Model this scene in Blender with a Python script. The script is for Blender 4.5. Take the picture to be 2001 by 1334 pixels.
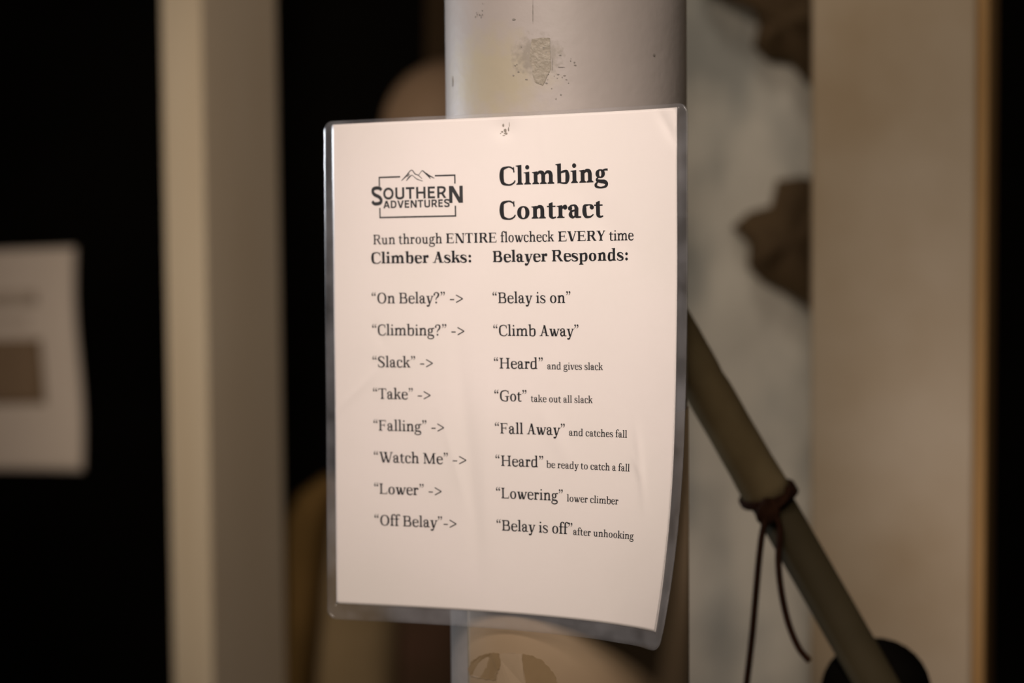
import bpy, bmesh, math, random
import numpy as np
from mathutils import Vector, Matrix, noise

TAU = math.tau
random.seed(7)
for o in list(bpy.data.objects):
    bpy.data.objects.remove(o)
SC = bpy.context.scene
COL = SC.collection

# ---------------------------------------------------------------- camera
EYE = Vector((0, 0, 1.5))
PITCH, ROLL, FPX = math.radians(-3.8), math.radians(-0.43), 4002.0
CAM_M = Matrix.Translation(EYE) @ Matrix.Rotation(math.pi / 2 + PITCH, 4, 'X') @ Matrix.Rotation(ROLL, 4, 'Z')
cd = bpy.data.cameras.new('camera')
cam = bpy.data.objects.new('camera', cd)
COL.objects.link(cam)
cam.matrix_world = CAM_M
cd.sensor_width = 36.0
cd.lens = FPX / 2001 * 36.0
cd.clip_start = 0.05
cd.dof.use_dof = True
cd.dof.focus_distance = 1.118
cd.dof.aperture_fstop = 3.5
SC.camera = cam

# ---------------------------------------------------------------- world, lamps, exposure
wd = bpy.data.worlds.new('dim_room')
SC.world = wd
wd.use_nodes = True
wd.node_tree.nodes['Background'].inputs[0].default_value = (1.0, 0.80, 0.62, 1)
wd.node_tree.nodes['Background'].inputs[1].default_value = 0.038
SC.view_settings.view_transform = 'Standard'
SC.view_settings.look = 'None'
SC.view_settings.gamma = 1.0
SC.view_settings.exposure = 0.0
SC.view_settings.use_curve_mapping = False


def lamp(name, kind, loc, target, power, colour, size, spread=None, cone=None, blend=0.6):
    l = bpy.data.lights.new(name, kind)
    l.energy, l.color = power, colour
    if kind == 'AREA':
        l.size = size
        if spread:
            l.spread = math.radians(spread)
    else:
        l.shadow_soft_size = size
        if kind == 'SPOT':
            l.spot_size, l.spot_blend = math.radians(cone), blend
    o = bpy.data.objects.new(name, l)
    COL.objects.link(o)
    o.location = loc
    o.rotation_euler = (Vector(target) - Vector(loc)).to_track_quat('-Z', 'Y').to_euler()
    return o


# a warm lamp up in front of the sign, an added fill light behind the viewer and an added spot at the left
# turned on the timber post and a cool one back left, grazing the column; an added unseen spot overhead brightens the grey wall
lamp('sign_lamp', 'SPOT', (-0.27, 0.40, 2.09), (0.01, 1.15, 1.46), 50.0, (1.0, 0.855, 0.79), 0.15, cone=31, blend=0.9)
lamp('room_fill', 'POINT', (-0.14, -1.0, 2.60), (0, 0, 0), 105.0, (1.0, 0.84, 0.69), 0.22)
lamp('post_fill', 'SPOT', (-1.25, 1.35, 1.50), (-0.34, 2.05, 1.36), 28.0, (1.0, 0.86, 0.68), 0.08, cone=58, blend=0.8)
lamp('rim_lamp', 'SPOT', (-1.20, 2.00, 1.60), (0.02, 1.20, 1.45), 36.0, (0.86, 0.92, 1.0), 0.10, cone=34, blend=0.7)
lamp('wall_fill', 'SPOT', (0.16, 1.36, 2.62), (0.20, 2.02, 1.55), 17.0, (1.0, 0.88, 0.74), 0.12, cone=36, blend=0.9)


# ---------------------------------------------------------------- helpers
def at(px, py, y):
    """the point on the vertical plane y = const that the photo shows at (px, py)"""
    d = CAM_M.to_3x3() @ Vector(((px - 1000.5) / FPX, -(py - 667.0) / FPX, -1.0))
    return EYE + d * (y / d.y)


def tag(o, label=None, cat=None, group=None, kind=None):
    for k, v in (('label', label), ('category', cat), ('group', group), ('kind', kind)):
        if v:
            o[k] = v
    return o


def empty(name, loc):
    o = bpy.data.objects.new(name, None)
    COL.objects.link(o)
    o.location = loc
    return o


def obj(name, verts, faces, mat, parent=None, smooth=True):
    """one mesh object; verts are world positions"""
    me = bpy.data.meshes.new(name)
    off = parent_loc(parent)
    me.from_pydata([tuple(Vector(v) - off) for v in verts], [], [tuple(f) for f in faces])
    me.validate()
    bm = bmesh.new()
    bm.from_mesh(me)
    bmesh.ops.recalc_face_normals(bm, faces=bm.faces)
    bm.to_mesh(me)
    bm.free()
    for p in me.polygons:
        p.use_smooth = smooth
    me.materials.append(mat)
    o = bpy.data.objects.new(name, me)
    COL.objects.link(o)
    if parent:
        o.parent = parent
    return o


def parent_loc(p):
    v = Vector((0, 0, 0))
    while p:
        v += Vector(p.location)
        p = p.parent
    return v


def box(x0, x1, y0, y1, z0, z1):
    v = [(x, y, z) for x in (x0, x1) for y in (y0, y1) for z in (z0, z1)]
    return v, [(0, 1, 3, 2), (4, 6, 7, 5), (0, 4, 5, 1), (2, 3, 7, 6), (0, 2, 6, 4), (1, 5, 7, 3)]


def prism(section, z0, z1, zs=None):
    """upright prism over a closed plan outline"""
    n = len(section)
    zs = zs or [z0, z1]
    v = [(x, y, z) for z in zs for x, y in section]
    f = [(k * n + i, k * n + (i + 1) % n, (k + 1) * n + (i + 1) % n, (k + 1) * n + i) for k in range(len(zs) - 1) for i in range(n)]
    f += [tuple(range(n))[::-1], tuple(range((len(zs) - 1) * n, len(zs) * n))]
    return v, f


def rounded_square(cx, cy, sx, sy, r, ang, n=6):
    pts = []
    for k, (ax, ay) in enumerate(((1, 1), (-1, 1), (-1, -1), (1, -1))):
        for i in range(n + 1):
            t = math.pi / 2 * (k + i / n)
            pts.append((ax * (sx / 2 - r) + r * math.cos(t), ay * (sy / 2 - r) + r * math.sin(t)))
    c, s = math.cos(ang), math.sin(ang)
    return [(cx + x * c - y * s, cy + x * s + y * c) for x, y in pts]


def tube(pts, radii, n=12, cap=True):
    pts = [Vector(p) for p in pts]
    v, f = [], []
    ref = Vector((0.13, 1, 0.21)).normalized()
    for i, p in enumerate(pts):
        d = (pts[min(i + 1, len(pts) - 1)] - pts[max(i - 1, 0)]).normalized()
        a = d.cross(ref).normalized()
        b = d.cross(a)
        r = radii[i] if isinstance(radii, (list, tuple)) else radii
        v += [p + (a * math.cos(TAU * k / n) + b * math.sin(TAU * k / n)) * r for k in range(n)]
    for i in range(len(pts) - 1):
        for k in range(n):
            f.append((i * n + k, i * n + (k + 1) % n, (i + 1) * n + (k + 1) % n, (i + 1) * n + k))
    if cap:
        f += [tuple(range(n))[::-1], tuple(range((len(pts) - 1) * n, len(pts) * n))]
    return v, f


def smooth_path(p, n=8):
    p = [Vector(q) for q in p]
    p = [p[0] * 2 - p[1]] + p + [p[-1] * 2 - p[-2]]
    out = []
    for i in range(1, len(p) - 2):
        for k in range(n + (i == len(p) - 3)):
            t = k / n
            a, b, c, d = p[i - 1], p[i], p[i + 1], p[i + 2]
            out.append(0.5 * (2 * b + (c - a) * t + (2 * a - 5 * b + 4 * c - d) * t * t + (3 * b - a - 3 * c + d) * t ** 3))
    return out


def join(*vf):
    V, Fc = [], []
    for v, f in vf:
        o = len(V)
        V += list(v)
        Fc += [tuple(i + o for i in q) for q in f]
    return V, Fc


# ---------------------------------------------------------------- materials
def mat(name, colour, rough=0.6, spec=0.3, noise_scale=None, second=None, amount=0.5, detail=4.0, bump=0.0, bump_scale=None, sharp=(0.35, 0.65), coat=0.0, stretch=(1, 1, 1)):
    m = bpy.data.materials.new(name)
    m.use_nodes = True
    nt = m.node_tree
    b = nt.nodes['Principled BSDF']
    b.inputs['Base Color'].default_value = (*colour, 1)
    b.inputs['Roughness'].default_value = rough
    b.inputs['Specular IOR Level'].default_value = spec
    b.inputs['Coat Weight'].default_value = coat
    tc = nt.nodes.new('ShaderNodeTexCoord')
    mp = nt.nodes.new('ShaderNodeMapping')
    mp.inputs['Scale'].default_value = stretch
    nt.links.new(tc.outputs['Object'], mp.inputs[0])
    if noise_scale:
        n = nt.nodes.new('ShaderNodeTexNoise')
        n.inputs['Scale'].default_value = noise_scale
        n.inputs['Detail'].default_value = detail
        nt.links.new(mp.outputs[0], n.inputs['Vector'])
        r = nt.nodes.new('ShaderNodeMapRange')
        r.inputs[1].default_value, r.inputs[2].default_value = sharp
        r.inputs[4].default_value = amount
        nt.links.new(n.outputs['Fac'], r.inputs[0])
        mx = nt.nodes.new('ShaderNodeMix')
        mx.data_type = 'RGBA'
        mx.inputs['A'].default_value = (*colour, 1)
        mx.inputs['B'].default_value = (*second, 1)
        nt.links.new(r.outputs[0], mx.inputs['Factor'])
        nt.links.new(mx.outputs['Result'], b.inputs['Base Color'])
    if bump:
        n2 = nt.nodes.new('ShaderNodeTexNoise')
        n2.inputs['Scale'].default_value = bump_scale
        n2.inputs['Detail'].default_value = 5.0
        nt.links.new(mp.outputs[0], n2.inputs['Vector'])
        bp = nt.nodes.new('ShaderNodeBump')
        bp.inputs['Strength'].default_value = bump
        bp.inputs['Distance'].default_value = 0.004
        nt.links.new(n2.outputs['Fac'], bp.inputs['Height'])
        nt.links.new(bp.outputs[0], b.inputs['Normal'])
    return m


def film_mat(name, haze, haze_colour, gloss, rough, streaky=False):
    """clear plastic: lets light straight through, with a gloss and a little milk"""
    m = bpy.data.materials.new(name)
    m.use_nodes = True
    nt = m.node_tree
    nt.nodes.clear()
    out = nt.nodes.new('ShaderNodeOutputMaterial')
    tr = nt.nodes.new('ShaderNodeBsdfTransparent')
    tr.inputs[0].default_value = (0.97, 0.97, 0.97, 1)
    df = nt.nodes.new('ShaderNodeBsdfDiffuse')
    df.inputs[0].default_value = (*haze_colour, 1)
    gl = nt.nodes.new('ShaderNodeBsdfGlossy')
    gl.inputs['Roughness'].default_value = rough
    lw = nt.nodes.new('ShaderNodeLayerWeight')
    pw = nt.nodes.new('ShaderNodeMath')
    pw.operation = 'POWER'
    pw.inputs[1].default_value = 5.0
    nt.links.new(lw.outputs['Facing'], pw.inputs[0])
    fr = nt.nodes.new('ShaderNodeMath')
    fr.operation = 'MULTIPLY_ADD'
    fr.inputs[1].default_value = 0.8
    fr.inputs[2].default_value = gloss
    nt.links.new(pw.outputs[0], fr.inputs[0])
    m1 = nt.nodes.new('ShaderNodeMixShader')
    m1.inputs[0].default_value = haze
    if streaky:
        tc = nt.nodes.new('ShaderNodeTexCoord')
        ns = nt.nodes.new('ShaderNodeTexNoise')
        ns.inputs['Scale'].default_value = 26.0
        ns.inputs['Detail'].default_value = 3.0
        nt.links.new(tc.outputs['Object'], ns.inputs['Vector'])
        mr = nt.nodes.new('ShaderNodeMapRange')
        mr.inputs[1].default_value, mr.inputs[2].default_value = 0.36, 0.64
        mr.inputs[3].default_value, mr.inputs[4].default_value = haze * 0.35, haze * 1.3
        nt.links.new(ns.outputs['Fac'], mr.inputs[0])
        nt.links.new(mr.outputs[0], m1.inputs[0])
    m2 = nt.nodes.new('ShaderNodeMixShader')
    nt.links.new(tr.outputs[0], m1.inputs[1])
    nt.links.new(df.outputs[0], m1.inputs[2])
    nt.links.new(fr.outputs[0], m2.inputs[0])
    nt.links.new(m1.outputs[0], m2.inputs[1])
    nt.links.new(gl.outputs[0], m2.inputs[2])
    nt.links.new(m2.outputs[0], out.inputs[0])
    return m


M = dict(
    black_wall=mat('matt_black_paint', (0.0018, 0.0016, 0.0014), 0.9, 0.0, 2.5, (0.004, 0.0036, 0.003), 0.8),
    floor=mat('dark_rubber_floor', (0.020, 0.018, 0.016), 0.9, 0.1, 40, (0.03, 0.028, 0.025), 0.6),
    ceiling=mat('dark_ceiling_paint', (0.03, 0.026, 0.022), 0.9, 0.05, 3, (0.04, 0.034, 0.03), 0.5),
    rock_wall=mat('grey_textured_wall', (0.47, 0.44, 0.39), 0.85, 0.1, 7.0, (0.245, 0.245, 0.23), 0.85, 3.0, 0.6, 30, (0.44, 0.62), stretch=(1.6, 1, 0.8)),
    paper=mat('white_paper', (0.80, 0.745, 0.72), 0.55, 0.25, 11, (0.745, 0.71, 0.665), 0.5, 2.0),
    ink=mat('black_ink', (0.012, 0.013, 0.016), 0.5, 0.2),
    badge_ink=mat('charcoal_ink', (0.035, 0.037, 0.04), 0.5, 0.2),
    film=film_mat('clear_laminate', 0.004, (0.8, 0.78, 0.76), 0.007, 0.28),
    border=film_mat('milky_laminate_edge', 0.080, (0.64, 0.66, 0.71), 0.022, 0.22, True),
    old_tape=mat('tan_tape', (0.29, 0.215, 0.135), 0.55, 0.25, 14, (0.245, 0.175, 0.108), 0.7),
    residue=mat('brown_glue_residue', (0.19, 0.13, 0.066), 0.5, 0.3, 60, (0.225, 0.155, 0.083), 0.7),
    pale_residue=mat('pale_torn_tape', (0.31, 0.235, 0.155), 0.55, 0.3, 50, (0.27, 0.20, 0.125), 0.7),
    scuff=mat('dark_scuff', (0.15, 0.14, 0.125), 0.7, 0.2, 500, (0.28, 0.255, 0.23), 0.8),
    timber=mat('cream_painted_timber', (0.50, 0.42, 0.325), 0.6, 0.2, 6, (0.45, 0.36, 0.26), 0.6, stretch=(3, 3, 0.5)),
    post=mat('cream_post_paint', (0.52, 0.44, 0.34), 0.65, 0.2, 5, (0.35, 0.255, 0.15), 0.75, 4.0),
    bare_wood=mat('brown_bare_timber', (0.44, 0.27, 0.115), 0.7, 0.2, 20, (0.36, 0.20, 0.07), 0.7, stretch=(3, 3, 0.4)),
    hold=mat('dark_brown_resin', (0.050, 0.031, 0.015), 0.75, 0.12, 30, (0.072, 0.046, 0.022), 0.6, 5.0, 0.5, 120),
    helmet=mat('brown_helmet_shell', (0.26, 0.172, 0.112), 0.6, 0.2, 12, (0.20, 0.13, 0.08), 0.6),
    webbing=mat('dark_brown_webbing', (0.03, 0.018, 0.009), 0.85, 0.1, 90, (0.045, 0.028, 0.014), 0.6),
    jacket=mat('brown_canvas', (0.20, 0.143, 0.08), 0.9, 0.1, 14, (0.15, 0.105, 0.055), 0.7),
    sleeve=mat('dark_brown_canvas', (0.14, 0.08, 0.026), 0.9, 0.1, 14, (0.10, 0.058, 0.018), 0.7),
    lining=mat('dark_lining', (0.045, 0.027, 0.015), 0.9, 0.1, 20, (0.06, 0.03, 0.02), 0.7),
    rod=mat('dark_olive_paint', (0.033, 0.026, 0.0135), 0.75, 0.06, 25, (0.024, 0.019, 0.0095), 0.6),
    rod_sleeve=mat('olive_cloth_sleeve', (0.12, 0.092, 0.048), 0.85, 0.1, 30, (0.086, 0.062, 0.030), 0.7),
    rubber=mat('black_rubber', (0.0025, 0.002, 0.0015), 0.9, 0.0, 60, (0.004, 0.0035, 0.003), 0.6),
    cord=mat('rust_brown_cord', (0.014, 0.0055, 0.0027), 0.85, 0.06, 200, (0.024, 0.009, 0.004), 0.7),
    poster_paper=mat('poster_paper', (0.62, 0.53, 0.465), 0.6, 0.2, 9, (0.57, 0.485, 0.42), 0.5),
    poster_print=mat('brown_print', (0.19, 0.125, 0.075), 0.6, 0.2, 30, (0.23, 0.155, 0.095), 0.6),
    poster_text=mat('faded_brown_print', (0.42, 0.34, 0.28), 0.6, 0.2, 60, (0.48, 0.40, 0.335), 0.6),
)


def column_paint():
    """cream paint with a yellowed, scuffed place where old notices were taped"""
    m = mat('grey_cream_column_paint', (0.31, 0.28, 0.26), 0.5, 0.3, 16, (0.265, 0.24, 0.22), 0.7, 5.0, 0.06, 160)
    nt = m.node_tree
    b = nt.nodes['Principled BSDF']
    src = b.inputs['Base Color'].links[0].from_socket
    tc = nt.nodes.new('ShaderNodeTexCoord')

    def blob(centre, size, lo, hi, scale, colour, prev, amount):
        mp = nt.nodes.new('ShaderNodeMapping')
        mp.vector_type = 'TEXTURE'
        mp.inputs['Location'].default_value = centre
        mp.inputs['Scale'].default_value = size
        nt.links.new(tc.outputs['Object'], mp.inputs[0])
        ln = nt.nodes.new('ShaderNodeVectorMath')
        ln.operation = 'LENGTH'
        nt.links.new(mp.outputs[0], ln.inputs[0])
        ns = nt.nodes.new('ShaderNodeTexNoise')
        ns.inputs['Scale'].default_value = scale
        ns.inputs['Detail'].default_value = 6
        nt.links.new(tc.outputs['Object'], ns.inputs['Vector'])
        ad = nt.nodes.new('ShaderNodeMath')
        ad.operation = 'ADD'
        nt.links.new(ln.outputs['Value'], ad.inputs[0])
        nt.links.new(ns.outputs['Fac'], ad.inputs[1])
        mr = nt.nodes.new('ShaderNodeMapRange')
        mr.inputs[1].default_value, mr.inputs[2].default_value = lo, hi
        mr.inputs[3].default_value, mr.inputs[4].default_value = amount, 0.0
        nt.links.new(ad.outputs[0], mr.inputs[0])
        mx = nt.nodes.new('ShaderNodeMix')
        mx.data_type = 'RGBA'
        mx.inputs['B'].default_value = (*colour, 1)
        nt.links.new(mr.outputs[0], mx.inputs['Factor'])
        nt.links.new(prev, mx.inputs['A'])
        return mx.outputs['Result']
    c = blob((STAIN.x, STAIN.y, STAIN.z), (0.042, 0.05, 0.031), 0.85, 1.5, 110, (0.315, 0.28, 0.19), src, 0.75)
    c = blob((SCUFF.x, SCUFF.y, SCUFF.z), (0.022, 0.04, 0.018), 0.85, 1.2, 330, (0.185, 0.165, 0.135), c, 0.75)
    nt.links.new(c, b.inputs['Base Color'])
    return m


# ---------------------------------------------------------------- lettering
# A serif text face in two weights and a plain sans for the badge, drawn as
# filled outlines on a 1000-unit em (x-height 481, capitals 692).
XH, CAP, ASC, DSC = 481, 692, 757, -216
ADV = dict(a=504, b=560, c=454, d=574, e=483, f=325, g=509, h=581, i=293, k=534, l=286, m=880,
           n=591, o=539, p=571, r=410, s=432, t=346, u=576, v=497, w=738, y=493, A=671, B=654,
           C=642, E=653, F=599, G=725, H=815, I=390, L=603, M=927, N=767, O=744, R=702, S=561,
           T=618, V=666, W=977, Y=616)
ADV.update({'?': 479, ' ': 241, '-': 374, '>': 643, '\u201c': 412, '\u201d': 412, ':': 313})


class Pen:
    def __init__(self, bold):
        self.P = []
        self.b = bold
        self.V, self.H, self.S, self.e = (164, 54, 50, 62) if bold else (115, 52, 50, 62)

    def poly(self, *p):
        self.P.append(list(p))

    def rect(self, x0, y0, x1, y1):
        self.poly((x0, y0), (x1, y0), (x1, y1), (x0, y1))

    def ring(self, cx, cy, rx, ry, wx, wy, k=2.2, n=36):
        def se(a, b, t):
            c, s = math.cos(t), math.sin(t)
            return (cx + a * math.copysign(abs(c) ** (2 / k), c), cy + b * math.copysign(abs(s) ** (2 / k), s))
        o = [se(rx, ry, TAU * i / n) for i in range(n)]
        q = [se(rx - wx, ry - wy, TAU * i / n) for i in range(n)]
        for i in range(n):
            j = (i + 1) % n
            self.poly(o[i], o[j], q[j], q[i])

    def dot(self, cx, cy, r, n=16):
        self.poly(*[(cx + r * math.cos(TAU * i / n), cy + r * math.sin(TAU * i / n)) for i in range(n)])

    def pen(self, *pts, n=7):
        """a stroke of changing width through (x, y, width) points"""
        p = [pts[0]] + list(pts) + [pts[-1]]
        s = []
        for i in range(1, len(p) - 2):
            a, b, c, d = p[i - 1], p[i], p[i + 1], p[i + 2]
            for k in range(n + (i == len(p) - 3)):
                t = k / n
                s.append([0.5 * (2 * b[m] + (c[m] - a[m]) * t + (2 * a[m] - 5 * b[m] + 4 * c[m] - d[m]) * t * t
                                 + (3 * b[m] - a[m] - 3 * c[m] + d[m]) * t ** 3) for m in range(3)])
        L = []
        for i, q in enumerate(s):
            u, w = s[max(0, i - 1)], s[min(len(s) - 1, i + 1)]
            dx, dy = w[0] - u[0], w[1] - u[1]
            l = math.hypot(dx, dy) or 1
            nx, ny = -dy / l * q[2] / 2, dx / l * q[2] / 2
            L.append(((q[0] + nx, q[1] + ny), (q[0] - nx, q[1] - ny)))
        for i in range(len(L) - 1):
            self.poly(L[i][0], L[i][1], L[i + 1][1], L[i + 1][0])

    def foot(self, x0, x1, y=0, l=None, r=None, up=1):
        """a bracketed slab serif under (up=1) or over (up=-1) a stem from x0 to x1"""
        l = self.e if l is None else l
        r = self.e if r is None else r
        S, B = self.S * up, 40 * up
        self.rect(x0 - l, min(y, y + S), x1 + r, max(y, y + S))
        if l > 5:
            self.poly((x0 - min(l, 40), y + S), (x0, y + S), (x0, y + S + B))
            self.poly((x0 - 14, y + S), (x0, y + S), (x0, y + S + 14 * up))
        if r > 5:
            self.poly((x1, y + S), (x1 + min(r, 40), y + S), (x1, y + S + B))

    def flag(self, x, y, V, l=70):
        self.poly((x - l, y - 24), (x - l, y - 52), (x - 14, y - 66), (x, y - 84), (x + V, y - 84), (x + V, y), (x + V - 25, y))

    def stem(self, x, y0, y1, V=None):
        self.rect(x, y0, x + (V or self.V), y1)

    def bar(self, x0, y0, x1, y1, w):
        """a slanted stroke whose ends are cut level, w wide along x"""
        self.poly((x0, y0), (x0 + w, y0), (x1 + w, y1), (x1, y1))


def glyph(ch, bold):
    g = Pen(bold)
    V, H, S, e = g.V, g.H, g.S, g.e
    A = ADV[ch] * (1.14 if bold else 1.0)
    b = bold
    if ch in 'nhmr':
        l = .15 * A if ch != 'm' else .1 * A
        if ch == 'r':
            l = .2 * A
        g.stem(l, 0, (ASC if ch == 'h' else XH) - 60)
        g.flag(l, ASC if ch == 'h' else XH + 8, V, 72)
        g.foot(l, l + V)
        if ch == 'r':
            g.foot(l, l + V, r=e + 22)
            g.pen((l + V * .7, 330, H), (l + V + .08 * A, 420, H * 1.6), (l + V + .2 * A, 452, V * .62), (l + V + .33 * A, 436, V * .8))
            g.dot(A * .93 - (V * .38), 405, V * .56)
        else:
            rs = [A * .845 - V] if ch != 'm' else [A * .5 - V / 2 , A * .9 - V]
            p = l
            for r in rs:
                w = r - p - V
                g.pen((p + V * .8, 350, H), (p + V + w * .22, 425, H * 1.7), (p + V + w * .62, 460, V * .72),
                      (r + V * .3, 425, V * .95), (r + V / 2, 330, V), (r + V / 2, 270, V))
                g.stem(r, 0, 300)
                g.foot(r, r + V)
                p = r
    elif ch in 'il':
        l = A * .5 - V * .5 + 4
        top = XH + 8 if ch == 'i' else ASC
        g.stem(l, 0, top - 60)
        g.flag(l, top, V, 78)
        g.foot(l, l + V)
        if ch == 'i':
            g.dot(l + V * .5 - 2, 655, 88 if b else 57)
    elif ch == 'u':
        l, r = .135 * A, A * .8 - V
        g.stem(l, 160, XH - 40)
        g.flag(l, XH - 5, V, 72)
        g.stem(r, 60, XH - 40)
        g.flag(r, XH - 5, V, 72)
        g.pen((l + V / 2, 200, V), (l + V * .56, 110, V), (l + V * .5 + (r - l) * .32, 26, V * .75), (l + V * .5 + (r - l) * .68, 42, H * 1.7), (r + V * .3, 100, H))
        g.poly((r, 0), (r + V, 0), (r + V, 70), (r, 70))
        g.rect(r + V - 2, 0, r + V + e, S)
        g.poly((r, 0), (r + 8, -8), (r + V, 0), (r + V, 60), (r, 60))
    elif ch == 'o':
        g.ring(A / 2, XH / 2, A * .425, XH / 2 + 12, V * 1.06, H * 1.0)
    elif ch in 'bp':
        l = .14 * A
        top = ASC if ch == 'b' else XH + 8
        g.stem(l, 15 if ch == 'b' else DSC, top - 60)
        g.flag(l, top, V, 72)
        if ch == 'p':
            g.foot(l, l + V, y=DSC, r=e + 15)
        else:
            g.poly((l, 0), (l + V * .55, 30), (l + V, 30), (l + V, 80), (l, 80))
        x = A * .95
        g.pen((l + V * .6, 390, H), (l + V + .12 * A, 446, H * 1.7), (x - .2 * A, 462, V * .62), (x - V * .62, 385, V * .95), (x - V * .53, 245, V * 1.06),
              (x - V * .66, 100, V * .95), (x - .24 * A, 22, V * .6), (l + V + .14 * A, 10, H * 1.2), (l + V * .5, 42, H))
    elif ch == 'd':
        r = A * .83 - V
        g.stem(r, 0, ASC - 60)
        g.flag(r, ASC, V, 72)
        g.rect(r + V - 2, 0, r + V + e - 5, S)
        x = A * .055
        g.pen((r + V * .4, 430, H), (r - .1 * A, 470, H * 1.2), (x + .2 * A, 452, V * .62), (x + V * .66, 370, V * .95), (x + V * .53, 225, V * 1.06),
              (x + V * .62, 100, V * .95), (x + .21 * A, 28, V * .7), (r - .1 * A, 34, H * 1.7), (r + V * .3, 90, H))
    elif ch == 'c':
        x = A * .07
        g.pen((A * .9, 395, V * .55), (A * .8, 452, V * .5), (A * .58, 474, H), (x + .2 * A, 440, V * .7), (x + V * .54, 345, V), (x + V * .52, 225, V * 1.06),
              (x + V * .66, 110, V), (x + .32 * A, 28, V * .7), (A * .68, 22, H * 1.4), (A * .88, 80, H), (A * .95, 118, H * .9))
        g.dot(A * .83, 380, V * .53)
    elif ch == 'e':
        x = A * .07
        g.pen((A * .9, 285, V * .72), (A * .84, 390, V * .8), (A * .7, 452, V * .5), (A * .54, 473, H), (x + .2 * A, 432, V * .68), (x + V * .54, 340, V), (x + V * .52, 225, V * 1.06),
              (x + V * .7, 105, V), (x + .34 * A, 28, V * .72), (A * .7, 22, H * 1.5), (A * .9, 82, H), (A * .96, 118, H * .9))
        g.rect(x + V * .6, 255, A * .9 + V * .36, 255 + H + 6)
    elif ch == 'a':
        r = A * .78 - V
        g.pen((A * .16, 365, V * .75), (A * .24, 445, V * .5), (A * .42, 475, H * 1.2), (r + V * .2, 448, V * .7), (r + V / 2, 360, V), (r + V / 2, 250, V), (r + V / 2, 80, V),
              (r + V * .75, 32, V * .6), (A * .98, 24, H))
        g.dot(A * .185, 360, V * .55)
        g.pen((r + V * .3, 288, H * 1.2), (A * .3, 246, H * 1.7), (A * .07 + V * .55, 170, V * .85), (A * .07 + V * .52, 105, V * .95), (A * .07 + V * .85, 38, V * .75),
              (A * .4, 18, H * 1.6), (r + V * .2, 70, H * 1.1))
    elif ch == 's':
        w = V * .92
        g.pen((A * .84, 350, H), (A * .8, 420, H * 1.1), (A * .52, 474, H * 1.1), (A * .22, 425, w * .75), (A * .2, 330, w * .95), (A * .5, 252, w * 1.05),
              (A * .8, 165, w * .98), (A * .78, 60, w * .75), (A * .46, 6, H * 1.1), (A * .14, 62, H * 1.2), (A * .105, 142, H))
        g.poly((A * .82, 335), (A * .87, 335), (A * .86, 455), (A * .8, 455))
        g.poly((A * .09, 150), (A * .14, 150), (A * .16, 15), (A * .1, 15))
    elif ch == 't':
        l = A * .22
        g.stem(l, 110, 560)
        g.poly((l, 560), (l, 540), (l + V, 540), (l + V, 610), (l + V - 30, 610))
        g.rect(A * .02, XH - S - 6, A * .93, XH - 2)
        g.pen((l + V / 2, 150, V), (l + V * .54, 80, V * .95), (l + V * .85, 28, V * .65), (A * .72, 16, H * 1.4), (A * .97, 44, H))
    elif ch == 'f':
        l = A * .26
        g.stem(l, 0, 600)
        g.foot(l, l + V, r=e + 20)
        g.rect(A * .02, XH - S - 6, A * .98, XH - 2)
        g.pen((l + V / 2, 560, V), (l + V * .54, 650, V * .95), (l + V * .95, 725, V * .62), (A * .82, 752, H * 1.2), (A * 1.1, 725, V * .6))
        g.dot(A * 1.08, 705, V * .5)
    elif ch == 'g':
        g.ring(A * .43, 318, A * .345, 166, V * .95, H * 1.05)
        g.pen((A * .64, 440, H * 1.2), (A * .78, 462, H * 1.4), (A * .98, 462, H * 1.5))
        g.pen((A * .28, 178, H), (A * .17, 118, H * 1.5), (A * .22, 62, V * .7), (A * .45, 32, V * .85), (A * .72, 14, V * .95), (A * .87, -60, V * .85), (A * .8, -160, V * .6),
              (A * .46, -204, H * 1.3), (A * .14, -160, V * .62), (A * .1, -85, V * .7), (A * .2, -10, H * 1.2), (A * .34, 30, H))
    elif ch == 'k':
        l = .13 * A
        g.stem(l, 0, ASC - 60)
        g.flag(l, ASC, V, 72)
        g.foot(l, l + V)
        g.pen((l + V, 220, H * 1.2), (A * .74, 452, H * 1.3))
        g.rect(A * .53, XH - S, A * .94, XH)
        g.bar(A * .72, 20, l + V + .07 * A, 300, V * 1.12)
        g.rect(A * .64, 0, A * 1.01, S)
    elif ch in 'vwy':
        if ch == 'w':
            k = .335
            xs = [(.07 * A, .3 * A), (.40 * A, .625 * A)]
            tops = [.49 * A, .89 * A]
        else:
            xs = [(.11 * A, .45 * A)]
            tops = [.86 * A]
        for i, ((x0, x1), tx) in enumerate(zip(xs, tops)):
            g.bar(x1 - V * .45, 0 if ch != 'w' else -8, x0, XH - 10, V * 1.14)
            g.bar(x1 + V * .1, 0 if ch != 'w' else -8, tx - H * .3, XH - 10, H * 1.4)
            if not (ch == 'w' and i == 1):
                g.rect(x0 - 45, XH - S, x0 + V * 1.14 + 52, XH)
        g.rect(tops[-1] - 75, XH - S, tops[-1] + H + 48, XH)
        if ch == 'y':
            x1 = xs[0][1]
            g.pen((x1 + V * .45, 60, H * 1.5), (x1 + V * .12, -60, H * 1.5), (x1 - V * .3, -150, H * 1.9), (A * .26, -190, V * .6), (A * .17, -178, V * .6))
            g.dot(A * .18, -158, V * .52)
    elif ch in 'CG':
        x = A * .06
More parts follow.
